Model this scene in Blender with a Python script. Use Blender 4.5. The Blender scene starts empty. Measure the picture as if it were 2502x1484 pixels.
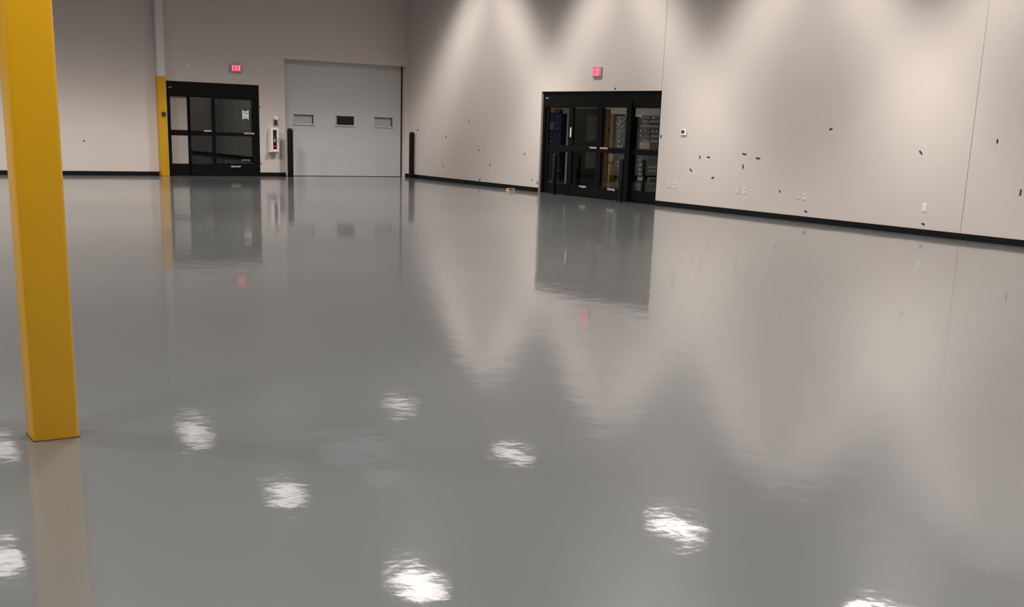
import bpy, bmesh, math, random
from mathutils import Vector, Matrix
random.seed(7)
S = bpy.context.scene
COL = S.collection
# ------------------------------------------------------------------ camera
W, H = 2502.0, 1484.0
F, CX, CY = 2862.87, 1274.75, 1043.42
yaw, pit, rol = 0.5995, -0.2509, 0.035
CAM = Vector((-16.2109, -29.929, 1.5))
fwd = Vector((math.sin(yaw)*math.cos(pit), math.cos(yaw)*math.cos(pit), math.sin(pit)))
rt = Vector((math.cos(yaw), -math.sin(yaw), 0)); up = rt.cross(fwd)
r2 = rt*math.cos(rol) + up*math.sin(rol); u2 = up*math.cos(rol) - rt*math.sin(rol)
cd = bpy.data.cameras.new('camera'); cam = bpy.data.objects.new('camera', cd); COL.objects.link(cam)
cd.sensor_fit = 'HORIZONTAL'; cd.sensor_width = 36.0; cd.lens = 36.0*F/W
cd.shift_x = (W/2-CX)/W; cd.shift_y = (CY-H/2)/W; cd.clip_end = 300
m = Matrix((r2, u2, -fwd)).transposed().to_4x4(); m.translation = CAM
cam.matrix_world = m; S.camera = cam
# ------------------------------------------------------------------ world, exposure
wd = bpy.data.worlds.new('night'); S.world = wd; wd.use_nodes = True
wd.node_tree.nodes['Background'].inputs[0].default_value = (0.010, 0.013, 0.018, 1)
wd.node_tree.nodes['Background'].inputs[1].default_value = 0.3
vs = S.view_settings
vs.view_transform = 'Standard'; vs.look = 'None'; vs.gamma = 1.0; vs.use_curve_mapping = False
vs.exposure = 0.05
# ------------------------------------------------------------------ high bay lights: one lamp with a batwing beam (crosswise cut-off)
LZ = 5.5
LIGHT_POWER = 285.0
LIGHT_SIZE = (0.55, 1.25)
def batwing(ld):
    ld.use_nodes = True
    nt = ld.node_tree; nt.nodes.clear()
    out = nt.nodes.new('ShaderNodeOutputLight'); em = nt.nodes.new('ShaderNodeEmission')
    geo = nt.nodes.new('ShaderNodeNewGeometry'); sep = nt.nodes.new('ShaderNodeSeparateXYZ')
    ay = nt.nodes.new('ShaderNodeMath'); ay.operation = 'ABSOLUTE'
    az = nt.nodes.new('ShaderNodeMath'); az.operation = 'ABSOLUTE'
    dv = nt.nodes.new('ShaderNodeMath'); dv.operation = 'DIVIDE'
    sc = nt.nodes.new('ShaderNodeMath'); sc.operation = 'MULTIPLY'; sc.inputs[1].default_value = 0.25
    cr = nt.nodes.new('ShaderNodeValToRGB'); cr.color_ramp.interpolation = 'EASE'
    # position = (crosswise tangent)/4, value = relative intensity
    stops = [(0.0, .40), (.07, .43), (.15, .86), (.195, 1.0), (.24, .74), (.29, .30), (.375, .125), (.5, .055), (.75, .015), (1.0, .005)]
    e = cr.color_ramp.elements
    while len(e) < len(stops): e.new(0.5)
    for el, (p, v) in zip(e, stops): el.position = p; el.color = (v, v, v, 1)
    L = nt.links.new
    L(geo.outputs['Incoming'], sep.inputs[0]); L(sep.outputs['Y'], ay.inputs[0]); L(sep.outputs['Z'], az.inputs[0])
    L(ay.outputs[0], dv.inputs[0]); L(az.outputs[0], dv.inputs[1]); L(dv.outputs[0], sc.inputs[0]); L(sc.outputs[0], cr.inputs[0])
    L(cr.outputs[0], em.inputs['Strength']); em.inputs['Color'].default_value = (1.0, 0.935, 0.88, 1)
    L(em.outputs[0], out.inputs[0])
LD = bpy.data.lights.new('high_bay_lamp', 'AREA'); LD.shape = 'RECTANGLE'; LD.size, LD.size_y = LIGHT_SIZE
LD.energy = LIGHT_POWER; batwing(LD)
ROWS = {-2.4: [-4.2, -9.4, -14.8, -19.6, -25, -30.3, -35.6, -40.9],
        -7.8: [-4.4, -9.6, -14.9, -20.2, -25.5, -30.8, -36.1, -41.4],
        -13.1: [-10.6, -16, -21.3, -26.6, -31.9, -37.2],
        -11.8: [-3.8], -18.6: [-4.2, -10, -15.6, -21, -26.4, -31.8, -37.2],
        -24.1: [-4.2, -10, -15.6, -21, -26.4, -31.8]}

# ------------------------------------------------------------------ helpers
class MB:
    def __init__(s): s.bm = bmesh.new()
    def box(s, x0, x1, y0, y1, z0, z1, bev=0.0, seg=2):
        x0, x1 = min(x0, x1), max(x0, x1); y0, y1 = min(y0, y1), max(y0, y1); z0, z1 = min(z0, z1), max(z0, z1)
        r = bmesh.ops.create_cube(s.bm, size=1.0)
        vs_ = r['verts']
        for v in vs_:
            v.co = Vector(((x0+x1)/2+v.co.x*(x1-x0), (y0+y1)/2+v.co.y*(y1-y0), (z0+z1)/2+v.co.z*(z1-z0)))
        if bev > 0:
            es = list({e for v in vs_ for e in v.link_edges})
            bmesh.ops.bevel(s.bm, geom=es, offset=bev, segments=seg, affect='EDGES', profile=0.5)
        return s
    def lathe(s, cx, cy, prof, n=24):
        rings = []
        for (r, z) in prof:
            if r < 1e-6: rings.append([s.bm.verts.new((cx, cy, z))])
            else: rings.append([s.bm.verts.new((cx+r*math.cos(2*math.pi*i/n), cy+r*math.sin(2*math.pi*i/n), z)) for i in range(n)])
        for a, b in zip(rings, rings[1:]):
            for i in range(n):
                j = (i+1) % n
                if len(a) == 1 and len(b) == 1: continue
                if len(a) == 1: s.bm.faces.new((a[0], b[i], b[j]))
                elif len(b) == 1: s.bm.faces.new((a[i], a[j], b[0]))
                else: s.bm.faces.new((a[i], a[j], b[j], b[i]))
        return s
    def disc(s, c, ax, r0, prof, n=20):
        """lathe around an arbitrary axis: prof = (radius, distance along ax)"""
        ax = Vector(ax).normalized(); a = ax.orthogonal().normalized(); b = ax.cross(a); c = Vector(c)
        rings = []
        for (r, t) in prof:
            if r < 1e-6: rings.append([s.bm.verts.new(c+ax*t)])
            else: rings.append([s.bm.verts.new(c+ax*t+(a*math.cos(2*math.pi*i/n)+b*math.sin(2*math.pi*i/n))*r) for i in range(n)])
        for p, q in zip(rings, rings[1:]):
            for i in range(n):
                j = (i+1) % n
                if len(p) == 1 and len(q) == 1: continue
                if len(p) == 1: s.bm.faces.new((p[0], q[i], q[j]))
                elif len(q) == 1: s.bm.faces.new((p[i], p[j], q[0]))
                else: s.bm.faces.new((p[i], p[j], q[j], q[i]))
        return s
    def prism(s, pts, off):
        """closed polygon (list of Vectors) extruded by off"""
        a = [s.bm.verts.new(p) for p in pts]; b = [s.bm.verts.new(Vector(p)+Vector(off)) for p in pts]
        n = len(a); s.bm.faces.new(a); s.bm.faces.new(b[::-1])
        for i in range(n): s.bm.faces.new((a[i], b[i], b[(i+1) % n], a[(i+1) % n]))
        return s
    def build(s, name, mat, parent=None, smooth=False):
        bmesh.ops.recalc_face_normals(s.bm, faces=s.bm.faces[:])
        me = bpy.data.meshes.new(name); s.bm.to_mesh(me); s.bm.free()
        o = bpy.data.objects.new(name, me); COL.objects.link(o); o.data.materials.append(mat)
        if smooth:
            for p in me.polygons: p.use_smooth = True
            try: me.set_sharp_from_angle(angle=math.radians(35))
            except Exception: pass
        if parent is not None: o.parent = parent; o.matrix_parent_inverse = parent.matrix_world.inverted()
        return o
def tag(o, label, cat, group=None):
    o['label'] = label; o['category'] = cat
    if group: o['group'] = group
    return o
def struct(o, label=None):
    o['kind'] = 'structure'
    if label: o['label'] = label
    return o
def empty(name, loc=(0, 0, 0)):
    o = bpy.data.objects.new(name, None); o.location = loc; COL.objects.link(o); o.empty_display_size = 0.1
    o.matrix_world = Matrix.Translation(Vector(loc)); return o
def mat(name, col, rough=0.5, spec=0.5, metal=0.0, noise=0.0, nscale=8.0, bump=0.0, bscale=200.0, emit=None, estr=0.0, coat=0.0):
    mt = bpy.data.materials.new(name); mt.use_nodes = True; nt = mt.node_tree; b = nt.nodes['Principled BSDF']
    b.inputs['Roughness'].default_value = rough; b.inputs['Metallic'].default_value = metal
    b.inputs['Specular IOR Level'].default_value = spec; b.inputs['Coat Weight'].default_value = coat
    b.inputs['Base Color'].default_value = (*col, 1)
    tc = nt.nodes.new('ShaderNodeTexCoord')
    if noise > 0:
        n = nt.nodes.new('ShaderNodeTexNoise'); n.inputs['Scale'].default_value = nscale; n.inputs['Detail'].default_value = 5
        mx = nt.nodes.new('ShaderNodeMixRGB'); mx.blend_type = 'MIX'
        mx.inputs[1].default_value = (*[c*(1-noise) for c in col], 1); mx.inputs[2].default_value = (*[min(1, c*(1+noise)) for c in col], 1)
        nt.links.new(tc.outputs['Object'], n.inputs['Vector']); nt.links.new(n.outputs['Fac'], mx.inputs[0])
        nt.links.new(mx.outputs[0], b.inputs['Base Color'])
    if bump > 0:
        n = nt.nodes.new('ShaderNodeTexNoise'); n.inputs['Scale'].default_value = bscale; n.inputs['Detail'].default_value = 3
        bp = nt.nodes.new('ShaderNodeBump'); bp.inputs['Strength'].default_value = 1.0; bp.inputs['Distance'].default_value = bump
        nt.links.new(tc.outputs['Object'], n.inputs['Vector']); nt.links.new(n.outputs['Fac'], bp.inputs['Height'])
        nt.links.new(bp.outputs[0], b.inputs['Normal'])
    if emit:
        b.inputs['Emission Color'].default_value = (*emit, 1); b.inputs['Emission Strength'].default_value = estr
    return mt
def glassmat(name, tint):
    mt = bpy.data.materials.new(name); mt.use_nodes = True; nt = mt.node_tree; nt.nodes.clear()
    out = nt.nodes.new('ShaderNodeOutputMaterial'); tr = nt.nodes.new('ShaderNodeBsdfTransparent'); gl = nt.nodes.new('ShaderNodeBsdfGlossy')
    # thin pane: Schlick reflectance, the same from both faces
    lw = nt.nodes.new('ShaderNodeLayerWeight'); lw.inputs['Blend'].default_value = 0.5
    pw = nt.nodes.new('ShaderNodeMath'); pw.operation = 'POWER'; pw.inputs[1].default_value = 5.0
    fr = nt.nodes.new('ShaderNodeMath'); fr.operation = 'MULTIPLY_ADD'; fr.inputs[1].default_value = 0.95; fr.inputs[2].default_value = 0.04
    nt.links.new(lw.outputs['Facing'], pw.inputs[0]); nt.links.new(pw.outputs[0], fr.inputs[0])
    mx = nt.nodes.new('ShaderNodeMixShader'); gl.inputs['Roughness'].default_value = 0.0
    tr.inputs['Color'].default_value = (*tint, 1)
    nt.links.new(fr.outputs[0], mx.inputs[0]); nt.links.new(tr.outputs[0], mx.inputs[1]); nt.links.new(gl.outputs[0], mx.inputs[2])
    nt.links.new(mx.outputs[0], out.inputs[0]); return mt
M = {}
M['wall'] = mat('greige wall paint', (0.60, 0.542, 0.505), 0.75, 0.3, noise=.025, nscale=1.5, bump=.0006, bscale=90)
M['wall_joint'] = mat('panel joint sealant', (0.36, 0.32, 0.29), 0.8, 0.2)
M['ceil'] = mat('white deck paint', (0.38, 0.38, 0.38), 0.7, 0.3, noise=.03)
M['black'] = mat('black vinyl', (0.004, 0.0045, 0.0055), 0.5, 0.2, noise=.1)
M['frame'] = mat('black anodised aluminium', (0.0025, 0.003, 0.0035), 0.45, 0.16)
M['yellow'] = mat('safety yellow paint', (0.57, 0.30, 0.0025), 0.27, 0.6, noise=.03, nscale=6, bump=.0003, bscale=160)
M['whitecol'] = mat('white column paint', (0.66, 0.64, 0.62), 0.5, 0.5, noise=.06, nscale=3)
M['bollard'] = mat('black plastic sleeve', (0.0025, 0.003, 0.004), 0.45, 0.2)
M['dock'] = mat('grey white steel door', (0.53, 0.53, 0.535), 0.5, 0.4, noise=.02, nscale=2, bump=.0006, bscale=70)
M['white'] = mat('white enamel', (0.80, 0.77, 0.74), 0.4, 0.5)
M['plate'] = mat('off white plastic', (0.74, 0.67, 0.60), 0.4, 0.5)
M['plate_blank'] = mat('wall coloured plastic', (0.645, 0.585, 0.54), 0.5, 0.4)
M['plate_hole'] = mat('dark socket opening', (0.05, 0.045, 0.04), 0.6)
M['plate2'] = mat('pale socket face', (0.78, 0.73, 0.66), 0.35)
M['glass'] = glassmat('door glass', (0.80, 0.83, 0.82))
M['darkglass'] = mat('dark window pane', (0.012, 0.012, 0.011), 0.25, 0.3)
M['shade_strip'] = mat('dark inner shade', (0.055, 0.048, 0.048), 0.6, 0.3)
M['palepane'] = mat('milky window pane', (0.43, 0.43, 0.40), 0.25, 0.5)
M['board'] = mat('greige board', (0.36, 0.33, 0.30), 0.7, 0.3, noise=.03)
M['tape'] = mat('blue painters tape', (0.022, 0.035, 0.13), 0.6, 0.3, noise=.15, nscale=60)
M['tape_dark'] = mat('dark blue tape', (0.022, 0.022, 0.045), 0.6, 0.3, noise=.1, nscale=60)
M['red'] = mat('extinguisher red', (0.34, 0.010, 0.018), 0.35, 0.5)
M['grey'] = mat('grey plastic', (0.30, 0.28, 0.28), 0.5)
M['lightgrey'] = mat('pale grey print', (0.45, 0.44, 0.42), 0.6)
M['sticker'] = mat('white sticker', (0.62, 0.58, 0.58), 0.6)
M['pink'] = mat('red print', (0.55, 0.16, 0.19), 0.6)
M['ink'] = mat('black ink', (0.02, 0.02, 0.022), 0.7)
M['inkgrey'] = mat('grey ink', (0.22, 0.22, 0.23), 0.7)
M['paper'] = mat('white paper', (0.80, 0.82, 0.84), 0.8)
M['exit_bg'] = mat('exit sign lit red back', (0.35, 0.01, 0.03), 0.5, emit=(1.0, 0.03, 0.085), estr=0.55)
M['exit_box'] = mat('pale grey sign housing', (0.42, 0.38, 0.38), 0.5)
M['exit_on'] = mat('exit sign lit letter', (0.8, 0.2, 0.25), 0.5, emit=(1.0, 0.16, 0.24), estr=1.25)
M['screen'] = mat('dark display', (0.035, 0.04, 0.042), 0.2)
M['steel'] = mat('bare steel', (0.5, 0.5, 0.5), 0.35, metal=1.0)
M['wood'] = mat('raw cardboard', (0.55, 0.36, 0.22), 0.8, noise=.2, nscale=20)
M['dark_brown'] = mat('dark brown', (0.10, 0.05, 0.03), 0.8)
M['asphalt'] = mat('dark asphalt', (0.03, 0.03, 0.03), 0.9, noise=.2, nscale=20)
M['lens'] = mat('lit diffuser', (0.8, 0.8, 0.8), 0.5, emit=(1.0, .92, .84), estr=1.0)
M['housing'] = mat('white light housing', (0.7, 0.7, 0.7), 0.5)
M['glow_pane'] = mat('added bluish glow', (0.5, 0.55, 0.6), 0.4, emit=(0.75, 0.88, 1.0), estr=0.24)

# floor: grey epoxy, glossy, gently wavy
def floor_mat():
    mt = bpy.data.materials.new('grey epoxy floor'); mt.use_nodes = True; nt = mt.node_tree; b = nt.nodes['Principled BSDF']
    L = nt.links.new
    tc = nt.nodes.new('ShaderNodeTexCoord')
    def noise(sc, det=2.0, rough=.5, dist=0.0):
        n = nt.nodes.new('ShaderNodeTexNoise'); n.inputs['Scale'].default_value = sc; n.inputs['Detail'].default_value = det
        n.inputs['Roughness'].default_value = rough; n.inputs['Distortion'].default_value = dist
        L(tc.outputs['Object'], n.inputs['Vector']); return n
    c = noise(.35, 4, .55); mx = nt.nodes.new('ShaderNodeMixRGB')
    mx.inputs[1].default_value = (0.122, 0.132, 0.135, 1); mx.inputs[2].default_value = (0.139, 0.149, 0.151, 1)
    L(c.outputs['Fac'], mx.inputs[0]); L(mx.outputs[0], b.inputs['Base Color'])
    b.inputs['Roughness'].default_value = 0.29; b.inputs['IOR'].default_value = 1.5
    b.inputs['Coat Weight'].default_value = 0.75; b.inputs['Coat Roughness'].default_value = 0.05; b.inputs['Coat IOR'].default_value = 1.5
    prev = None
    for sc, d, det in ((0.5, .0030, 1.0), (1.6, .0017, 1.0), (5.0, .0011, 2.0), (30.0, .00013, 2.0)):
        n = noise(sc, det); bp = nt.nodes.new('ShaderNodeBump'); bp.inputs['Strength'].default_value = 1.0; bp.inputs['Distance'].default_value = d
        L(n.outputs['Fac'], bp.inputs['Height'])
        if prev: L(prev.outputs[0], bp.inputs['Normal'])
        prev = bp
    L(prev.outputs[0], b.inputs['Normal']); L(prev.outputs[0], b.inputs['Coat Normal'])
    return mt
M['floor'] = floor_mat()
M['joint'] = mat('grey joint filler', (0.15, 0.16, 0.165), 0.29, 0.5, coat=0.75)
M['joint'].node_tree.nodes['Principled BSDF'].inputs['Coat Roughness'].default_value = 0.12

# ------------------------------------------------------------------ room shell
XL, YF, ZC = -30.0, -46.0, 7.0
D1 = (-6.745, -4.35, 2.30)          # left sliding door opening in the back wall (x0, x1, top)
D2 = (-3.635, -0.055, 2.995)        # overhead door opening
D3 = (-10.84, -6.55, 2.305)         # right sliding door opening (y0, y1, top)
TB = 0.25
fl = struct(MB().box(XL-.3, 10.0, YF-.3, 8.3, -0.25, 0.0).build('floor', M['floor']), 'glossy grey epoxy floor')
jm = MB(); jm.box(-12.546, -12.538, YF+.2, -.05, -0.002, 0.0002); jm.build('joint', M['joint'], fl)
jm = MB(); jm.box(XL+.2, -.05, -24.34, -24.332, -0.002, 0.0002); jm.build('joint', M['joint'], fl)
wb = MB()
wb.box(XL, D1[0], 0, TB, 0, ZC).box(D1[0], D1[1], 0, TB, D1[2], ZC).box(D1[1], D2[0], 0, TB, 0, ZC)
wb.box(D2[0], D2[1], 0, TB, D2[2], ZC).box(D2[1], 0.02, 0, TB, 0, ZC)
struct(wb.build('wall_back', M['wall']), 'greige painted wall with two door openings')
wr = MB()
wr.box(0.02, .25, D3[1], TB, 0, ZC).box(0.02, .25, D3[0], D3[1], D3[2], ZC).box(0.02, .25, YF, D3[0], 0, ZC)
WR = struct(wr.build('wall_right', M['wall_joint']), 'greige wall of tall panels with thin vertical joints')
seams = [-10.85, -18.29, -25.73, -33.17, -40.6, YF]
g = .005
p = MB(); p.box(0, .02, D3[1], 0, 0, ZC); p.box(0, .02, seams[0]+g, D3[1], D3[2], ZC); p.build('wall_panel', M['wall'], WR)
for a, b in zip(seams, seams[1:]):
    MB().box(0, .02, b+g, a-g, 0, ZC).build('wall_panel', M['wall'], WR)
struct(MB().box(XL-.25, XL, YF-.25, TB, 0, ZC).build('wall_left', M['wall']))
struct(MB().box(XL, .25, YF-.25, YF, 0, ZC).build('wall_front', M['wall']))
struct(MB().box(XL-.25, .25, YF-.25, TB, ZC, ZC+.2).build('ceiling', M['ceil']))
bh, bt = .1, .012
for x0, x1 in ((XL, -7.01), (D1[1], D2[0]+.0), (D2[1]-.0, 0.0)):
    struct(MB().box(x0, x1, -bt, 0, 0, bh, .003).build('baseboard_back', M['black']))
for y0, y1 in ((D3[1], 0.0), (YF, D3[0])):
    struct(MB().box(-bt, 0, y0, y1, 0, bh, .003).build('baseboard_right', M['black']))
struct(MB().box(XL, XL+bt, YF, 0, 0, bh).build('baseboard_left', M['black']))
struct(MB().box(XL, 0, YF, YF+bt, 0, bh).build('baseboard_front', M['black']))
# glowing panels added to the unseen ceiling for bluish patches reflected in the floor
for i, (x, y, sx, sy) in enumerate(((-3.5, -5.6, 1.2, 1.2), (-3.0, -2.9, 1.9, 2.2))):
    k = empty('glow_panel', (x, y, ZC-.12)); struct(k, 'bluish glowing panel added to the unseen ceiling')
    f = MB(); w_ = .06
    f.box(x-sx/2, x+sx/2, y-sy/2, y-sy/2+w_, ZC-.12, ZC).box(x-sx/2, x+sx/2, y+sy/2-w_, y+sy/2, ZC-.12, ZC)
    f.box(x-sx/2, x-sx/2+w_, y-sy/2+w_, y+sy/2-w_, ZC-.12, ZC).box(x+sx/2-w_, x+sx/2, y-sy/2+w_, y+sy/2-w_, ZC-.12, ZC)
    f.build('frame', M['housing'], k)
    MB().box(x-sx/2+w_, x+sx/2-w_, y-sy/2+w_, y+sy/2-w_, ZC-.05, ZC-.02).build('pane', M['glow_pane'], k)

# ------------------------------------------------------------------ ceiling lights
lx, ly = LIGHT_SIZE
hb = MB().box(-lx/2-.04, lx/2+.04, -ly/2-.04, ly/2+.04, .02, .11, .015).box(-lx/2+.1, lx/2-.1, -.09, .09, .11, .17, .01)
hb = hb.build('housing', M['housing']); ME_H = hb.data; bpy.data.objects.remove(hb)
hb = MB().box(-lx/2, lx/2, -ly/2, ly/2, .008, .02); hb = hb.build('diffuser', M['lens']); ME_L = hb.data; bpy.data.objects.remove(hb)
hb = MB().box(-.006, .006, -.006, .006, .17, ZC-LZ)
hb = hb.build('hanger', M['steel']); ME_R = hb.data; bpy.data.objects.remove(hb)
for x, ys in ROWS.items():
    for y in ys:
        k = empty('high_bay_light', (x, y, LZ))
        tag(k, 'white rectangular high bay light hanging from the ceiling above the floor', 'light', 'high bay ceiling lights')
        for nm, me in (('housing', ME_H), ('diffuser', ME_L), ('hanger', ME_R)):
            o = bpy.data.objects.new(nm, me); COL.objects.link(o); o.parent = k
        lo = bpy.data.objects.new('lamp', LD); COL.objects.link(lo); lo.parent = k

# ------------------------------------------------------------------ columns
col = empty('steel_column', (-15.018, -24.232, 0))
tag(col, 'large yellow painted square steel column standing nearest the camera', 'column')
x0, x1, y0, y1 = -15.121, -14.916, -24.32, -24.142
mb = MB(); mb.box(x0, x1, y0, y1, -.019, 2.42, .02, 4); mb.build('yellow_coat', M['yellow'], col, True)
mb = MB(); mb.box(x0+.001, x1-.001, y0+.001, y1-.001, 2.40, ZC, .02, 4); mb.build('white_coat', M['whitecol'], col, True)
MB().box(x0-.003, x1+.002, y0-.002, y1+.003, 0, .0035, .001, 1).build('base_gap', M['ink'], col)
col = empty('steel_column', (-6.91, -.1, 0))
tag(col, 'slim square column against the far wall, yellow below and white above', 'column')
x0, x1, y0, y1 = -7.01, -6.815, -.2, 0
mb = MB(); mb.box(x0, x1, y0, y1, 0, 2.4, .012, 3); mb.build('yellow_coat', M['yellow'], col, True)
mb = MB(); mb.box(x0+.0015, x1-.0015, y0+.0015, y1, 2.39, ZC, .012, 3); mb.build('white_coat', M['whitecol'], col, True)
# black round sounder on the far column
k = empty('round_sounder', (-6.90, -.2, 1.50)); tag(k, 'small black round device on the yellow part of the far column', 'device')
MB().disc((-6.90, -.2, 1.50), (0, -1, 0), 0, [(.055, 0), (.055, .025), (.045, .04), (0, .045)]).build('body', M['ink'], k, True)
MB().box(-6.92, -6.88, -.2475, -.244, 1.498, 1.506).build('print', M['inkgrey'], k)
MB().box(-6.93, -6.875, -.215, -.2, 1.415, 1.45, .004).build('bracket', M['yellow'], k)

# ------------------------------------------------------------------ glazed sliding doors
class Side:
    """maps (a along wall, d into wall, z) to world boxes"""
    def __init__(s, axis): s.axis = axis
    def box(s, mb, a0, a1, d0, d1, z0, z1, bev=0.0):
        if s.axis == 'B': mb.box(a0, a1, d0, d1, z0, z1, bev)
        else: mb.box(d0, d1, a0, a1, z0, z1, bev)
        return mb
def leaf(sd, parent, name, a0, a1, g0, g1, d0, d1, ztop, rails, label=None):
    """a framed glass leaf. rails: list of (z0,z1) of glass openings"""
    mb = MB(); b = .004
    sd.box(mb, a0, g0, d0, d1, .012, ztop, b); sd.box(mb, g1, a1, d0, d1, .012, ztop, b)
    zs = [.012] + [v for r in rails for v in r] + [ztop]
    for i in range(0, len(zs), 2): sd.box(mb, g0, g1, d0+.002, d1-.002, zs[i], zs[i+1], b)
    o = mb.build(name, M['frame'], parent)
    if label: o['label'] = label
    dm = (d0+d1)/2
    for z0, z1 in rails:
        sd.box(MB(), g0, g1, dm-.004, dm+.004, z0, z1).build('pane', M['glass'], o)
    return o
def stick(sd, parent, name, mt, a0, a1, z0, z1, d, t=.002):
    return sd.box(MB(), a0, a1, d-t, d, z0, z1).build(name, mt, parent)
def warn(sd, parent, a0, a1, z, d):
    """white and red warning strip"""
    o = stick(sd, parent, 'warning_label', M['sticker'], a0, a1, z-.017, z+.017, d)
    n = 4; w_ = (a1-a0)/n
    mb = MB()
    for i in range(n): sd.box(mb, a0+w_*i+.01, a0+w_*(i+1)-.006, d-.003, d-.0015, z-.009, z+.006)
    mb.build('print', M['pink'], parent)
def logo(sd, parent, a0, a1, z, d, mt, h=.032):
    """worn pale lettering too small to read: uneven strokes"""
    rnd = random.Random(int(abs(a0)*1000)); mb = MB(); n = 7; w_ = (a1-a0)/n
    for i in range(n):
        t = .5+.5*rnd.random(); zz = z+(h/2 if i % 2 else h*.3)*(1-t)
        sd.box(mb, a0+w_*i, a0+w_*(i+.86), d-.002, d, zz-h*t/2, zz+h*t/2)
    sd.box(mb, a0, a1, d-.0015, d, z+h*.38, z+h*.5)
    mb.build('lettering', mt, parent)

B = Side('B'); Rr = Side('R')
# --- door 1: back wall, beside the far column
d1 = empty('door_1', (-5.55, 0, 0)); struct(d1, 'black framed automatic sliding door in the back wall')
mb = MB(); B.box(mb, D1[0], D1[1], -.012, .13, 1.955, D1[2], .004)
B.box(mb, D1[0], -6.70, -.008, .13, 0, 1.955, .003); B.box(mb, -4.43, D1[1], -.008, .13, 0, 1.955, .003); B.box(mb, D1[0], D1[1], 0, .13, 0, .012)
mb.build('frame', M['frame'], d1)
sl1 = leaf(B, d1, 'sidelite', -6.70, -6.185, -6.645, -6.225, .055, .095, 1.955, [(.30, .99), (1.125, 1.94)])
leaf(B, d1, 'sliding_leaf', -6.185, -5.56, -6.165, -5.605, .0, .045, 1.975, [(.30, 1.0), (1.12, 1.935)])
l3 = leaf(B, d1, 'sliding_leaf', -5.558, -4.43, -5.52, -4.535, .0, .045, 1.975, [(.325, 1.01), (1.10, 1.925)])
leaf(B, d1, 'sidelite', -5.36, -4.44, -5.29, -4.52, .06, .10, 1.95, [(.33, 1.0), (1.11, 1.90)])
warn(B, d1, -5.83, -5.635, 1.12, -.001); warn(B, d1, -4.77, -4.49, 1.085, -.001)
logo(B, d1, -5.14, -4.875, .24, -.001, M['lightgrey'], .042); logo(B, d1, -4.845, -4.615, .405, .019, M['inkgrey'], .04)
stick(B, d1, 'maker_plate', M['inkgrey'], -6.705, -6.615, 2.135, 2.16, -.012)
MB().box(-5.07, -5.02, -.02, -.012, 2.225, 2.26, .004).build('sensor', mat('dark red lens', (.03, .004, .006), .2), d1)
for z0, z1 in ((.30, .99), (1.125, 1.94)): MB().box(-6.645, -6.225, .058, .066, z0, z1).build('infill_panel', M['board'], sl1)
# taped paper notice
k = empty('paper_notice', (-4.715, .018, 1.55)); tag(k, 'white printed notice held with blue tape to the left sliding door', 'notice')
MB().box(-4.80, -4.625, .0165, .018, 1.435, 1.665).build('sheet', M['paper'], k)
MB().box(-4.765, -4.665, .0145, .0165, 1.645, 1.69).build('tape', M['tape'], k)
MB().box(-4.77, -4.65, .0145, .0165, 1.42, 1.452).build('tape', M['tape'], k)
for z, a, b in ((1.615, -4.78, -4.70), (1.51, -4.78, -4.69), (1.483, -4.78, -4.68)):
    MB().box(a, b, .0155, .0165, z-.005, z+.005).build('text_line', M['inkgrey'], k)
MB().box(-4.715, -4.65, .0153, .0165, 1.575, 1.592).build('text_block', M['ink'], k)
MB().box(-4.78, -4.72, .0153, .0165, 1.580, 1.590).build('text_line', M['pink'], k)
# outside, night
struct(MB().box(-14, 0, TB, 8, 0.0, .003).build('pavement', M['asphalt']), 'dark pavement outside the glass door')
k = empty('wrapped_bundle', (-5.9, 1.0, 0)); tag(k, 'tall narrow shiny bluish bundle standing behind the left glass door', 'bundle')
mbn = mat('pale blue film', (.10, .16, .22), .15, .8, noise=.6, nscale=14, bump=.02, bscale=9)
mb = MB()
for i in range(5): mb.box(-5.97+.01*(i % 2), -5.84+.012*(i % 3), .95, 1.12, .42+i*.125, .535+i*.125, .02, 2)
mb.build('film', mbn, k); MB().box(-5.98, -5.82, .94, 1.13, 0.003, .42, .01).build('stand', M['ink'], k)

# --- door 3: right wall
d3 = empty('door_3', (0, -8.7, 0)); struct(d3, 'black framed four panel automatic sliding door in the right wall')
mb = MB(); Rr.box(mb, D3[0], D3[1], .06, .2, 1.965, D3[2], .004)
Rr.box(mb, D3[1]-.075, D3[1], .06, .2, 0, 1.965, .003); Rr.box(mb, D3[0], D3[0]+.06, .06, .2, 0, 1.965, .003); Rr.box(mb, D3[0], D3[1], .06, .2, 0, .012)
mb.build('frame', M['frame'], d3)
leaf(Rr, d3, 'sidelite', -7.70, -6.625, -7.60, -6.735, .10, .145, 1.965, [(.25, .965), (1.114, 1.95)])
leaf(Rr, d3, 'sliding_leaf', -8.792, -7.63, -8.69, -7.80, .025, .075, 2.088, [(.247, 1.0), (1.128, 1.962)])
leaf(Rr, d3, 'sliding_leaf', -9.87, -8.796, -9.705, -8.88, .025, .075, 2.088, [(.252, 1.0), (1.12, 1.97)])
leaf(Rr, d3, 'sidelite', -10.78, -9.78, -10.715, -9.87, .10, .145, 1.965, [(.255, .997), (1.115, 1.96)])
warn(Rr, d3, -8.72, -8.47, 1.095, .0245); warn(Rr, d3, -9.12, -8.85, 1.098, .0245)
logo(Rr, d3, -8.40, -8.14, .222, .0245, M['lightgrey'], .05); logo(Rr, d3, -9.44, -9.18, .222, .0245, M['lightgrey'], .05)
stick(Rr, d3, 'maker_plate', M['lightgrey'], -6.75, -6.65, 2.15, 2.17, .0595)
stick(Rr, d3, 'side_sticker', M['sticker'], -7.755, -7.70, 1.305, 1.515, .0245)
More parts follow.
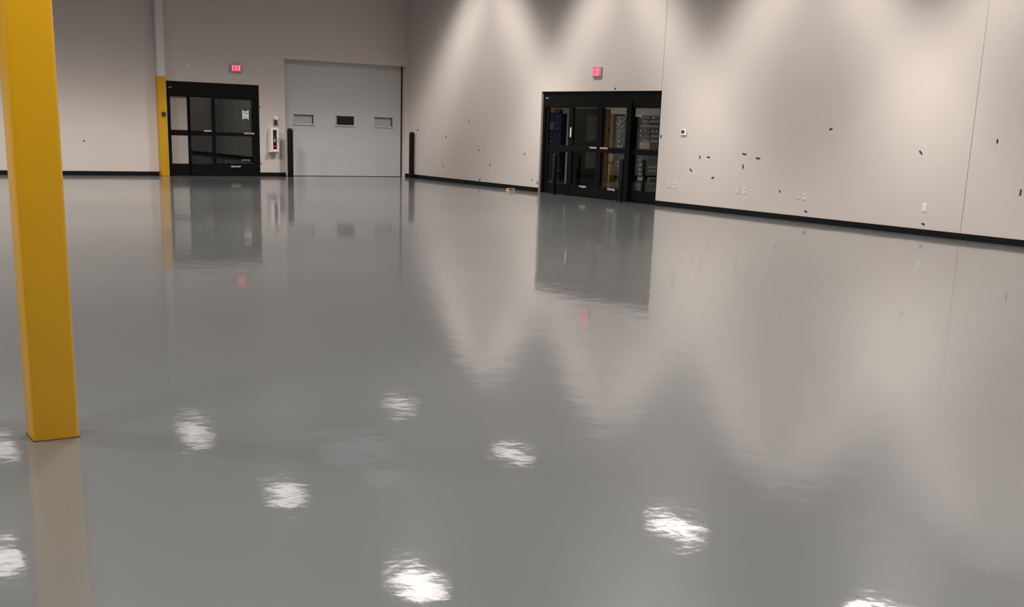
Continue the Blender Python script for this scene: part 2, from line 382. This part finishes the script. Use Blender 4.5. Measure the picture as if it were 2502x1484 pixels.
# --- door 2: overhead sectional door
d2 = empty('door_2', (-1.845, .2, 0)); struct(d2, 'pale grey sectional overhead door with three small windows')
ns = 5; hs = 2.967/ns
DY = .20
wins = [(-3.335, -2.715), (-2.13, -1.515), (-.955, -.335)]
for i in range(ns+1):
    z0 = i*hs+.0005; z1 = (i+1)*hs-.0005
    if i == ns: z1 = 3.2
    if i == 0: z0 = .012
    mb = MB()
    if i == 2:
        zt, zb = 1.645, 1.335; e = .04
        xs = [-3.72]+[v for a, b in wins for v in (a+e, b-e)]+[-.095]
        mb.box(-3.72, -.095, DY, DY+.045, z0, zb+e).box(-3.72, -.095, DY, DY+.045, zt-e, z1)
        for j in range(0, len(xs), 2): mb.box(xs[j], xs[j+1], DY, DY+.045, zb+e, zt-e)
    else: mb.box(-3.72, -.095, DY, DY+.045, z0, z1, .001, 1)
    so = mb.build('door_section', M['dock'], d2)
    if i == 2:
        for n_, (a, b) in enumerate(wins):
            f = MB(); wl = .036; t1, t2 = .007, .024
            f.box(a, b, DY-t2, DY+.002, zb, zb+wl, .007, 3).box(a, b, DY-t1, DY+.002, zt-wl, zt, .003, 2)
            f.box(a, a+wl, DY-t1, DY+.002, zb+wl*.6, zt-wl*.6, .003, 2).box(b-wl, b, DY-t1, DY+.002, zb+wl*.6, zt-wl*.6, .003, 2)
            f.build('window_frame', M['dock'], so)
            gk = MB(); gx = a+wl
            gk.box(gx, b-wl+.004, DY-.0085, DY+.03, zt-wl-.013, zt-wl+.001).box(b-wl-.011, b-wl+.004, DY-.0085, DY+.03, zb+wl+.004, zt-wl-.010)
            gk.build('shade_strip', M['shade_strip'], so)  # dark strips stand in for the shade on the top and right inner edges
            if n_ == 1:
                MB().box(a+e-.002, a+e+.045, DY+.012, DY+.02, zb+e, zt-e).build('pane', M['palepane'], so)
                MB().box(a+e+.045, b-e+.002, DY+.004, DY+.02, zb+e, zt-e).build('pane', M['darkglass'], so)
            else: MB().box(a+e, b-e, DY+.034, DY+.04, zb+e, zt-e).build('pane', M['palepane'], so)
MB().box(-.10, -.056, DY-.012, DY+.03, 0, 3.0, .003).build('side_seal', M['ink'], d2)
MB().box(-3.72, -.10, DY+.006, DY+.04, 0, .013).build('bottom_seal', M['ink'], d2)
MB().box(-3.72, -.095, DY+.045, DY+.05, 0, 3.2).build('back_skin', M['ink'], d2)

# ------------------------------------------------------------------ bollards
def dock_bollard(x, y, label, r=.076, h=1.25):
    o = MB().lathe(x, y, [(r, 0), (r, h-.07), (r*.96, h-.045), (r*.82, h-.02), (r*.55, h-.006), (0, h)], 28).build('bollard', M['bollard'], None, True)
    k = empty('dock_bollard', (x, y, 0)); o.parent = k; o.matrix_parent_inverse = k.matrix_world.inverted(); o.name = 'sleeve'
    MB().lathe(x, y, [(r+.004, 0), (r+.004, .006), (r, .008)], 28).build('floor_ring', M['ink'], k, True)
    tag(k, label, 'bollard', 'round black bollards at the overhead door')
dock_bollard(-3.628, -.30, 'round black bollard beside the fire extinguisher cabinet')
dock_bollard(-.10, -.46, 'round black bollard in the corner right of the overhead door', .07)
def slim_bollard(x, y, label, h=.90):
    k = empty('slim_bollard', (x, y, 0)); tag(k, label, 'bollard', 'slim black bollards at the right sliding door')
    MB().lathe(x, y, [(.052, .012), (.052, h-.012), (.046, h-.002), (.03, h), (0, h)], 24).build('post', M['bollard'], k, True)
    MB().lathe(x, y, [(0, 0), (.115, 0), (.115, .01), (.108, .014), (.052, .016)], 28).build('base_plate', M['bollard'], k, True)
    for i in range(4):
        a = math.pi/4+i*math.pi/2
        MB().lathe(x+.085*math.cos(a), y+.085*math.sin(a), [(.012, .012), (.012, .024), (.006, .03), (0, .03)], 8).build('bolt', M['steel'], k, True)
    MB().lathe(x, y+.0, [(.012, h), (.01, h+.008), (0, h+.01)], 8).build('cap_screw', M['steel'], k, True)
slim_bollard(-.16, -7.40, 'slim black bollard in front of the leftmost panel of the right sliding door')
slim_bollard(-.18, -9.90, 'slim black bollard in front of the right sliding door, nearest to the camera')
slim_bollard(.40, -7.58, 'slim black bollard behind the glass of the second panel from the left')
slim_bollard(.40, -10.00, 'slim black bollard behind the glass of the rightmost panel')

# ------------------------------------------------------------------ exit signs
def exit_sign(sd, a0, a1, z0, z1, flip, label, loc):
    k = empty('exit_sign', loc); tag(k, label, 'exit sign', 'lit exit signs')
    sd.box(MB(), a0, a1, -.055, 0, z0, z1, .008).build('housing', M['exit_box'], k)
    e = .025
    sd.box(MB(), a0+e, a1-e, -.0575, -.0555, z0+e*.8, z1-e*.8).build('face', M['exit_bg'], k)
    # block letters, left to right as read
    W_ = (a1-a0)-2*e-.02; Hh = (z1-z0)-2*e*.8-.024; zb = z0+e*.8+.012
    def X(f): return (a0+e+.01+W_*f) if not flip else (a1-e-.01-W_*f)
    t = .026; d0, d1_ = -.0605, -.0573
    def bar(nm, rects):
        mb = MB()
        for f0, f1, h0, h1 in rects: sd.box(mb, X(f0), X(f1), d0, d1_, zb+Hh*h0, zb+Hh*h1)
        return mb
    s_ = t/W_; v = t/Hh
    bar('letter', [(0, s_, 0, 1), (s_, .24, 0, v*.9), (s_, .22, .5-v*.45, .5+v*.45), (s_, .24, 1-v*.9, 1)]).build('letter', M['exit_on'], k)
    mb = MB()
    def P3(f, h, d): 
        return Vector((X(f), d, zb+Hh*h)) if sd.axis == 'B' else Vector((d, X(f), zb+Hh*h))
    off = Vector((0, d1_-d0, 0)) if sd.axis == 'B' else Vector((d1_-d0, 0, 0))
    mb.prism([P3(.30, 0, d0), P3(.30+s_, 0, d0), P3(.58, 1, d0), P3(.58-s_, 1, d0)], off)
    mb.prism([P3(.58-s_, 0, d0-.0004), P3(.58, 0, d0-.0004), P3(.30+s_, 1, d0-.0004), P3(.30, 1, d0-.0004)], off)
    mb.build('letter', M['exit_on'], k)
    bar('letter', [(.645, .645+s_, 0, 1)]).build('letter', M['exit_on'], k)
    bar('letter', [(.76, 1, 1-v*.9, 1), (.88-s_/2, .88+s_/2, 0, 1-v*.9)]).build('letter', M['exit_on'], k)
exit_sign(B, -5.10, -4.81, 2.595, 2.785, False, 'lit red EXIT sign above the left sliding door', (-4.95, 0, 2.6))
exit_sign(Rr, -8.845, -8.535, 2.60, 2.81, True, 'lit red EXIT sign above the right sliding door', (0, -8.69, 2.6))

# ------------------------------------------------------------------ fire extinguisher cabinet on the back wall
k = empty('extinguisher_cabinet', (-4.0, 0, .64)); tag(k, 'white wall cabinet with a narrow window left of the overhead door', 'cabinet')
cx0, cx1, cz0, cz1, cd_ = -4.105, -3.885, .635, 1.255, .16
mb = MB(); t = .012
mb.box(cx0, cx1, -.012, 0, cz0, cz1).box(cx0, cx0+t, -cd_+.01, -.012, cz0, cz1).box(cx1-t, cx1, -cd_+.01, -.012, cz0, cz1)
mb.box(cx0+t, cx1-t, -cd_+.01, -.012, cz0, cz0+t).box(cx0+t, cx1-t, -cd_+.01, -.012, cz1-t, cz1)
mb.build('body', M['white'], k)
mb = MB(); wx0, wx1, wz0, wz1 = -4.045, -3.94, .70, 1.19
mb.box(cx0, wx0, -cd_-.008, -cd_+.01, cz0, cz1, .003).box(wx1, cx1, -cd_-.008, -cd_+.01, cz0, cz1, .003)
mb.box(wx0, wx1, -cd_-.008, -cd_+.01, cz0, wz0, .003).box(wx0, wx1, -cd_-.008, -cd_+.01, wz1, cz1, .003)
dr = mb.build('door', M['white'], k)
MB().box(wx0, wx1, -cd_-.001, -cd_+.003, wz0, wz1).build('pane', M['glass'], dr)
MB().box(-3.918, -3.900, -cd_-.018, -cd_-.008, .87, .99, .004).build('handle', M['grey'], dr)
MB().box(-4.155, cx0+.02, -.16, -.02, cz0-.012, cz0, .002).build('ledge', M['white'], k)
k = empty('fire_extinguisher', (-3.99, -.085, .648)); tag(k, 'red fire extinguisher with a white label inside the white wall cabinet', 'extinguisher')
MB().lathe(-3.992, -.092, [(0, .648), (.055, .648), (.06, .66), (.06, 1.00), (.05, 1.04), (.022, 1.07), (.02, 1.085), (0, 1.085)], 24).build('cylinder', M['red'], k, True)
MB().lathe(-3.992, -.092, [(.0612, .885), (.0612, .975)], 24).build('label', M['sticker'], k, True)
MB().lathe(-3.992, -.092, [(.0612, .765), (.0612, .79)], 24).build('label', M['sticker'], k, True)
mb = MB(); mb.box(-4.004, -3.98, -.10, -.066, 1.085, 1.11, .004).box(-4.025, -3.955, -.09, -.076, 1.11, 1.122, .003).box(-4.03, -3.96, -.09, -.076, 1.135, 1.147, .003)
mb.build('valve', M['grey'], k)
# white bracket with a black handset above the cabinet
k = empty('wall_sounder', (-3.91, 0, 1.42)); tag(k, 'small white wall bracket with a black handset below, above the extinguisher cabinet', 'device')
MB().disc((-3.90, 0, 1.49), (0, -1, 0), 0, [(.06, 0), (.058, .05), (.045, .075), (0, .085)]).build('bracket', M['white'], k, True)
MB().box(-3.945, -3.878, -.07, -.01, 1.30, 1.452, .01).build('handset', M['ink'], k)
MB().box(-3.94, -3.882, -.06, -.01, 1.275, 1.296, .006).build('cradle', M['plate'], k)

# ------------------------------------------------------------------ wall plates, thermostat
def plate(sd, a, z, w_, h_, label, kind):
    loc = (a, 0, z) if sd.axis == 'B' else (0, a, z)
    k = empty('wall_plate', loc); tag(k, label, 'wall plate', 'pale wall plates')
    sd.box(MB(), a-w_/2, a+w_/2, -.008, 0, z-h_/2, z+h_/2, .003).build('cover', M['white'] if kind == 3 else M['plate_blank'] if kind == 2 else M['plate'], k)
    if kind == 1:
        sd.box(MB(), a-w_*.26, a+w_*.26, -.011, -.008, z-h_*.36, z+h_*.36, .001).build('insert', M['plate2'], k)
        sd.box(MB(), a-.011, a+.011, -.0125, -.011, z+.005, z+.026).build('jack', M['plate_hole'], k)
    if kind == 3:
        for s_ in (-1, 1): sd.box(MB(), a-w_*.27, a+w_*.27, -.0105, -.008, z+s_*h_*.19-h_*.13, z+s_*h_*.19+h_*.13, .001).build('socket', M['plate2'], k)
plate(Rr, -11.26, .45, .085, .125, 'blank pale wall plate right of the right sliding door, left of its pair', 2)
plate(Rr, -11.438, .45, .085, .125, 'pale wall plate with a jack nearest to the right sliding door', 1)
plate(Rr, -13.265, .46, .085, .125, 'blank pale wall plate, left one of the middle pair on the right wall', 2)
plate(Rr, -13.44, .46, .085, .125, 'pale wall plate with a dark jack, right one of the middle pair', 1)
plate(Rr, -14.81, .46, .085, .125, 'blank pale wall plate, left one of the third pair from the sliding door', 2)
plate(Rr, -14.978, .453, .085, .125, 'pale wall plate with a dark jack, right one of the third pair', 1)
plate(Rr, -17.564, .447, .085, .135, 'single white outlet plate near the right end of the right wall', 3)
plate(B, -6.18, 2.70, .075, .09, 'small pale square plate high on the back wall above the left sliding door', 0)
k = empty('thermostat', (0, -11.6, 1.43)); tag(k, 'white square thermostat with a dark screen right of the right sliding door', 'thermostat')
MB().box(-.028, 0, -11.69, -11.525, 1.437, 1.55, .008).build('case', M['white'], k)
MB().box(-.030, -.0275, -11.648, -11.555, 1.475, 1.538, .0005).build('screen', M['screen'], k)

# ------------------------------------------------------------------ blue tape scraps
def tape(sd, p, label, mt='tape', w_=.026):
    a0, z0, a1, z1 = p
    da, dz = a1-a0, z1-z0; L_ = math.hypot(da, dz); ca, cz = (a0+a1)/2, (z0+z1)/2
    L_ = max(L_, .032); ta, tz = da/math.hypot(da, dz), dz/math.hypot(da, dz); na, nz = -tz, ta
    def V(s, t, d=0.0):
        a, z = ca+ta*L_/2*s+na*w_/2*t, cz+tz*L_/2*s+nz*w_/2*t
        return Vector((a, d, z)) if sd.axis == 'B' else Vector((d, a, z))
    rnd = random.Random(int(abs(a0*77+z0*31)*100))
    j = lambda: 1+rnd.uniform(-.13, .08)
    pts = [(-j(), -1), (-.2, -1.02), (j(), -1), (j()*.95, 0), (j(), 1), (.1, 1.03), (-j(), 1), (-j()*.94, .1)]
    mb = MB(); off = Vector((0, .0022, 0)) if sd.axis == 'B' else Vector((.0022, 0, 0))
    mb.prism([V(s, t, -.0022) for s, t in pts], off)
    # a corner curled off the wall
    c = [V(j(), -.2, -.0022), V(j(), .9, -.0022), V(1.12, .8, -.008), V(1.12, -.1, -.008)]
    mb.prism(c, off*.4)
    o = mb.build('tape_scrap', M[mt]); tag(o, label, 'tape', 'blue tape scraps on the walls')
TR = [((-3.311, 1.604, -3.327, 1.558), 'dark tape scrap highest on the wall between the corner bollard and right door', 1),
      ((-2.186, 1.187, -2.158, 1.144), 'tiny dark tape scrap right of the corner bollard, second highest there', 1),
      ((-3.813, .894, -3.850, .859), 'tiny dark tape scrap at mid height halfway between corner and right door', 1),
      ((-5.926, .880, -5.929, .836), 'small dark tape scrap at mid height just left of the right sliding door', 1),
      ((-4.377, .556, -4.390, .517), 'tiny dark tape scrap below mid height on the wall left of the right door', 1),
      ((-2.023, .399, -2.054, .379), 'tiny dark tape scrap low on the wall nearest the corner bollard', 1),
      ((-3.932, .174, -3.885, .120), 'slanted dark tape scrap just above the baseboard between corner and right door', 1),
      ((-6.272, .281, -6.264, .246), 'tiny dark tape scrap low beside the left jamb of the right door', 1),
      ((-6.485, .244, -6.527, .185), 'slanted dark tape scrap at the foot of the left jamb of the right door', 1),
      ((-.598, 1.317, -.659, 1.294), 'tiny dark tape scrap just above the corner bollard', 1),
      ((-9.335, 2.373, -9.295, 2.339), 'dark tape scrap just above the header of the right sliding door', 1),
      ((-10.913, 1.432, -10.908, 1.362), 'upright dark tape scrap on the right edge of the right sliding door', 1),
      ((-15.394, 1.624, -15.465, 1.648), 'blue tape scrap highest of all on the right part of the wall', 0),
      ((-17.337, 1.338, -17.397, 1.282), 'slanted blue tape scrap left of the rightmost wall joint', 0),
      ((-18.737, 1.560, -18.744, 1.499), 'upright blue tape scrap right of the rightmost wall joint', 0),
      ((-19.249, .840, -19.246, .750), 'upright blue tape scrap at the right edge of the photograph', 0),
      ((-12.122, 1.064, -12.134, 1.001), 'upright dark blue tape scrap below right of the thermostat', 0),
      ((-12.328, 1.044, -12.417, 1.036), 'flat blue tape scrap directly right of an upright one near the thermostat', 0),
      ((-13.308, 1.140, -13.418, 1.129), 'flat blue tape scrap, upper left of the two above the middle plates', 0),
      ((-13.673, 1.073, -13.780, 1.071), 'flat blue tape scrap, lower right of the two above the middle plates', 0),
      ((-11.856, .794, -11.920, .746), 'steeply slanted dark tape scrap left of and below the thermostat group', 0),
      ((-13.341, .944, -13.360, .869), 'upright dark tape scrap directly above the middle pair of wall plates', 0),
      ((-12.501, .636, -12.580, .664), 'rising blue tape scrap between the first and middle pairs of wall plates', 0),
      ((-14.345, .521, -14.354, .485), 'square dark tape scrap left of the third pair of wall plates', 1),
      ((-14.990, .200, -15.066, .181), 'blue tape scrap just above the baseboard under the third pair of plates', 0),
      ((-17.544, .192, -17.603, .174), 'blue tape scrap just above the baseboard under the single outlet plate', 0)]
for p_, lb, dk in TR: tape(Rr, p_, lb, 'tape_dark' if dk else 'tape', .030 if not dk else .032)
for p_, lb in (((-8.804, .821, -8.772, .803), 'small blue tape scrap on the back wall between the two yellow columns'),
               ((-4.340, 1.766, -4.310, 1.752), 'tiny dark tape scrap on the upper right edge of the left sliding door'),
               ((-4.322, .351, -4.323, .309), 'tiny dark tape scrap low right of the left sliding door'),
               ((-3.870, .651, -3.871, .613), 'tiny dark tape scrap at the lower right corner of the extinguisher cabinet')):
    tape(B, p_, lb, 'tape_dark', .03)
# small box on the floor
k = empty('small_carton', (-.66, -6.35, 0)); tag(k, 'small open tan carton on the floor left of the right sliding door', 'carton')
bx0, bx1, by0, by1, bz = -.75, -.58, -6.42, -6.30, .075
mb = MB(); t = .006
mb.box(bx0, bx1, by0, by1, 0, t).box(bx0, bx0+t, by0, by1, t, bz).box(bx1-t, bx1, by0, by1, t, bz).box(bx0+t, bx1-t, by1-t, by1, t, bz).box(bx0+t, bx1-t, by0, by0+t, t, bz*.55)
mb.build('shell', M['wood'], k)
MB().box(bx0+.012, bx1-.012, by0+.012, by1-.012, t, bz*.82, .012, 2).build('contents', M['dark_brown'], k)

# ------------------------------------------------------------------ store room behind the right sliding door
struct(MB().box(9.3, 9.5, -14, 8.2, 0, 3.0).build('wall_storeroom', M['wall']), 'wall of the store room seen through the right door')
struct(MB().box(.25, 9.3, 8.0, 8.2, 0, 3.0).build('wall_storeroom', M['wall']))
struct(MB().box(.25, 9.3, -14.2, -14, 0, 3.0).build('wall_storeroom', M['wall']))
struct(MB().box(.25, 9.5, TB, 8.2, 3.0, 3.1).build('ceiling', M['ceil'])); struct(MB().box(.25, 9.5, -14.2, TB, 3.0, 3.1).build('ceiling', M['ceil']))
struct(MB().box(.05, .25, TB, 8.2, 0, 3.0).build('wall_storeroom', M['wall']))
for lx_, ly_, en, lab in ((4.6, 1.6, 230, 'dim ceiling light deep inside the store room behind the right door'), (2.2, -2.2, 20, 'unseen ceiling light added to brighten the navy cabinet behind the right door')):  # the second lamp is added out of view to brighten the navy cabinet
    ld = bpy.data.lights.new('store_lamp', 'AREA'); ld.shape = 'RECTANGLE'; ld.size, ld.size_y = .5, 1.1; ld.energy = en; ld.color = (1, .92, .82)
    k = empty('store_light', (lx_, ly_, 2.84)); tag(k, lab, 'light')
    MB().box(lx_-.3, lx_+.3, ly_-.6, ly_+.6, 2.87, 2.96, .01).build('housing', M['housing'], k); MB().box(lx_-.27, lx_+.27, ly_-.57, ly_+.57, 2.86, 2.87).build('diffuser', M['lens'], k)
    MB().box(lx_-.01, lx_+.01, ly_-.01, ly_+.01, 2.96, 2.998).build('hanger', M['steel'], k)
    lo = bpy.data.objects.new('lamp', ld); COL.objects.link(lo); lo.parent = k
M['cab_blue'] = mat('navy cabinet paint', (.012, .026, .075), .45)
M['cab_dark'] = mat('dark grey cabinet', (.022, .025, .023), .6)
M['cab_dark2'] = mat('olive grey panel', (.045, .048, .04), .6)
M['brown'] = mat('brown board', (.06, .05, .038), .8, noise=.1)
M['brown2'] = mat('reddish brown board', (.06, .035, .027), .8, noise=.1)
M['bin'] = mat('clear pale bin', (.33, .34, .33), .35)
M['rack'] = mat('charcoal rack paint', (.05, .055, .06), .5)
M['mustard'] = mat('mustard cloth', (.42, .22, .03), .8, noise=.2)
M['rust'] = mat('rust red cloth', (.20, .05, .02), .8)
M['tan'] = mat('tan carton', (.36, .26, .17), .8, noise=.08)
# navy drawer cabinet
k = empty('drawer_cabinet', (4.1, -1.44, 0)); tag(k, 'tall navy blue drawer cabinet behind the leftmost panel of the right door', 'cabinet')
MB().box(4.02, 4.2, -1.82, -1.06, 0, 1.90, .006).build('body', M['cab_blue'], k)
for r in range(11):
    for c_ in range(2):
        y0 = -1.81+c_*.375; z0 = .08+r*.164
        d_ = MB().box(4.0, 4.03, y0, y0+.365, z0, z0+.152, .004).build('drawer', M['cab_blue'], k)
        MB().box(3.985, 4.0, y0+.13, y0+.23, z0+.078, z0+.092, .002).build('pull', M['bin'] if r > 7 else M['rack'], d_)
k = empty('folded_cloth', (4.1, -1.3, 1.90)); tag(k, 'mustard yellow bundle with a rust red fold lying on the navy cabinet', 'cloth')
MB().box(4.03, 4.19, -1.42, -.95, 1.90, 2.05, .04, 3).build('bundle', M['mustard'], k); MB().box(4.02, 4.18, -1.66, -1.40, 1.90, 2.02, .035, 3).build('fold', M['rust'], k)
# tall dark cupboard
k = empty('tall_cupboard', (3.5, -4.1, 0)); tag(k, 'tall dark olive grey cupboard behind the second panel of the right door', 'cupboard')
MB().box(3.22, 3.36, -4.70, -3.40, 0, 2.035, .006).build('body', M['cab_dark'], k)
MB().box(3.2, 3.225, -4.62, -3.84, .3, 1.82, .004).build('door', M['cab_dark2'], k)
MB().box(3.17, 3.2, -3.90, -3.87, .95, 1.10, .003).build('handle', M['rack'], k)
# brown boards
tag(MB().box(5.0, 5.05, -2.74, -2.47, 0, 2.065, .004).build('brown_board', M['brown']), 'tall brown board at the left of the third door panel', 'board')
# dark shelf with cartons
k = empty('dark_shelving', (6.8, -1.3, 0)); tag(k, 'dark shelving unit with pale labels behind the third door panel', 'shelving')
MB().box(6.56, 7.0, -1.72, -1.05, 0, 1.90, .004).build('body', M['cab_dark'], k)
MB().box(6.53, 6.56, -1.32, -1.25, 1.645, 1.675).build('label', M['sticker'], k); MB().box(6.53, 6.56, -1.17, -1.10, 1.685, 1.71).build('label', M['sticker'], k)
tag(MB().box(6.5, 6.95, -1.045, -.78, 0, 1.965, .004).build('reddish_board', M['brown2']), 'reddish brown board leaning beside the dark shelving', 'board')
BIN = MB().box(-.03, .03, -.042, .042, 0, .05, .006, 2).build('bin', M['bin']); bme = BIN.data; bpy.data.objects.remove(BIN)
def bins(x, y0, y1, zs, n, label, group, skip=0.25):
    for r_, z in enumerate(sorted(zs, reverse=True)):
        lab = label.replace('bin on', 'bin, row %s from the top, on' % ('one two three four five six seven eight nine ten'.split()[r_]))
        for i in range(n):
            if random.random() < skip: continue
            o = bpy.data.objects.new('storage_bin', bme); COL.objects.link(o)
            o.location = (x, y0+(y1-y0)*(i+.5)/n+random.uniform(-.01, .01), z); tag(o, lab, 'bin', group)
k = empty('bin_rack', (6.4, -1.6, 0)); tag(k, 'narrow dark bin rack at the right edge of the third door panel', 'rack')
zs1 = [.42+.145*i for i in range(10)]
for y in (-1.80, -1.56): MB().box(6.40, 6.43, y-.01, y+.01, 0, 1.85).build('post', M['rack'], k)
for z in zs1: MB().box(6.28, 6.43, -1.80, -1.56, z-.012, z).build('ledge', M['rack'], k)
bins(6.33, -1.80, -1.56, zs1, 2, 'small pale bin on the narrow rack', 'pale bins behind the third door panel', .15)
# wide rack
k = empty('storage_rack', (8.3, -.9, 0)); tag(k, 'wide dark storage rack with rows of pale bins behind the rightmost panel', 'rack')
for y in (.66, -.74, -1.6): MB().box(8.15, 8.19, y-.02, y+.02, 0, 1.89).build('post', M['rack'], k)
zs2 = [1.03+.148*i for i in range(6)]
for z in zs2: MB().box(8.0, 8.45, -1.6, -.25, z-.014, z).build('shelf', M['rack'], k)
zs3 = [.14+.148*i for i in range(6)]
for z in zs3: MB().box(8.0, 8.45, -.72, -.25, z-.014, z).build('shelf', M['rack'], k)
MB().box(8.46, 8.49, -1.62, .7, 0.05, 1.88).build('back_panel', M['cab_dark'], k)
bins(8.06, -1.56, -.36, zs2, 11, 'small pale bin on the wide storage rack', 'pale bins on the upper rack rows', .3)
bins(8.06, -.70, -.28, zs3, 4, 'small pale bin on the lower rack column', 'pale bins on the lower rack rows', .3)
for z in (.42, .30, .08): MB().box(8.0, 8.4, -1.6, -.76, z-.012, z).build('shelf', M['bin'], k)
tag(MB().box(8.0, 8.35, -.55, -.06, 1.892, 1.95, .004).build('carton', M['sticker']), 'flat white carton on top of the wide storage rack', 'carton')
tag(MB().box(8.0, 8.35, -.95, -.60, 1.892, 1.965, .004).build('carton', mat('dull purple carton', (.10, .08, .09), .8)), 'dull purple carton on top of the wide storage rack', 'carton')
tag(MB().box(8.0, 8.3, -1.18, -1.02, 1.892, 1.94, .004).build('carton', M['bin']), 'pale grey carton on the right top of the wide storage rack', 'carton')
tag(MB().box(7.7, 7.98, -1.36, -.86, .96, 1.16, .004).build('carton', M['tan']), 'tan carton lying on the middle right of the storage rack', 'carton')
MB().box(7.72, 7.98, -1.36, -.86, .92, .96).build('shelf', M['rack'], bpy.data.objects['storage_rack'])
# yellow drum with box on top
k = empty('yellow_drum', (5.9, -1.88, 0)); tag(k, 'yellow upright drum behind the lower third door panel', 'drum')
MB().lathe(5.9, -1.89, [(0, .04), (.12, .04), (.13, .06), (.13, .47), (.12, .49), (0, .49)], 20).build('body', M['mustard'], k, True)
MB().lathe(5.9, -1.89, [(.10, 0), (.10, .04), (0, .04)], 16).build('foot', M['ink'], k, True)
MB().lathe(5.9, -1.89, [(.05, .49), (.05, .58), (.1, .6), (0, .6)], 16).build('neck', M['ink'], k, True)
tag(MB().box(5.80, 6.02, -2.0, -1.74, .602, .80, .004).build('carton', M['tan']), 'tan carton resting on the yellow drum', 'carton')
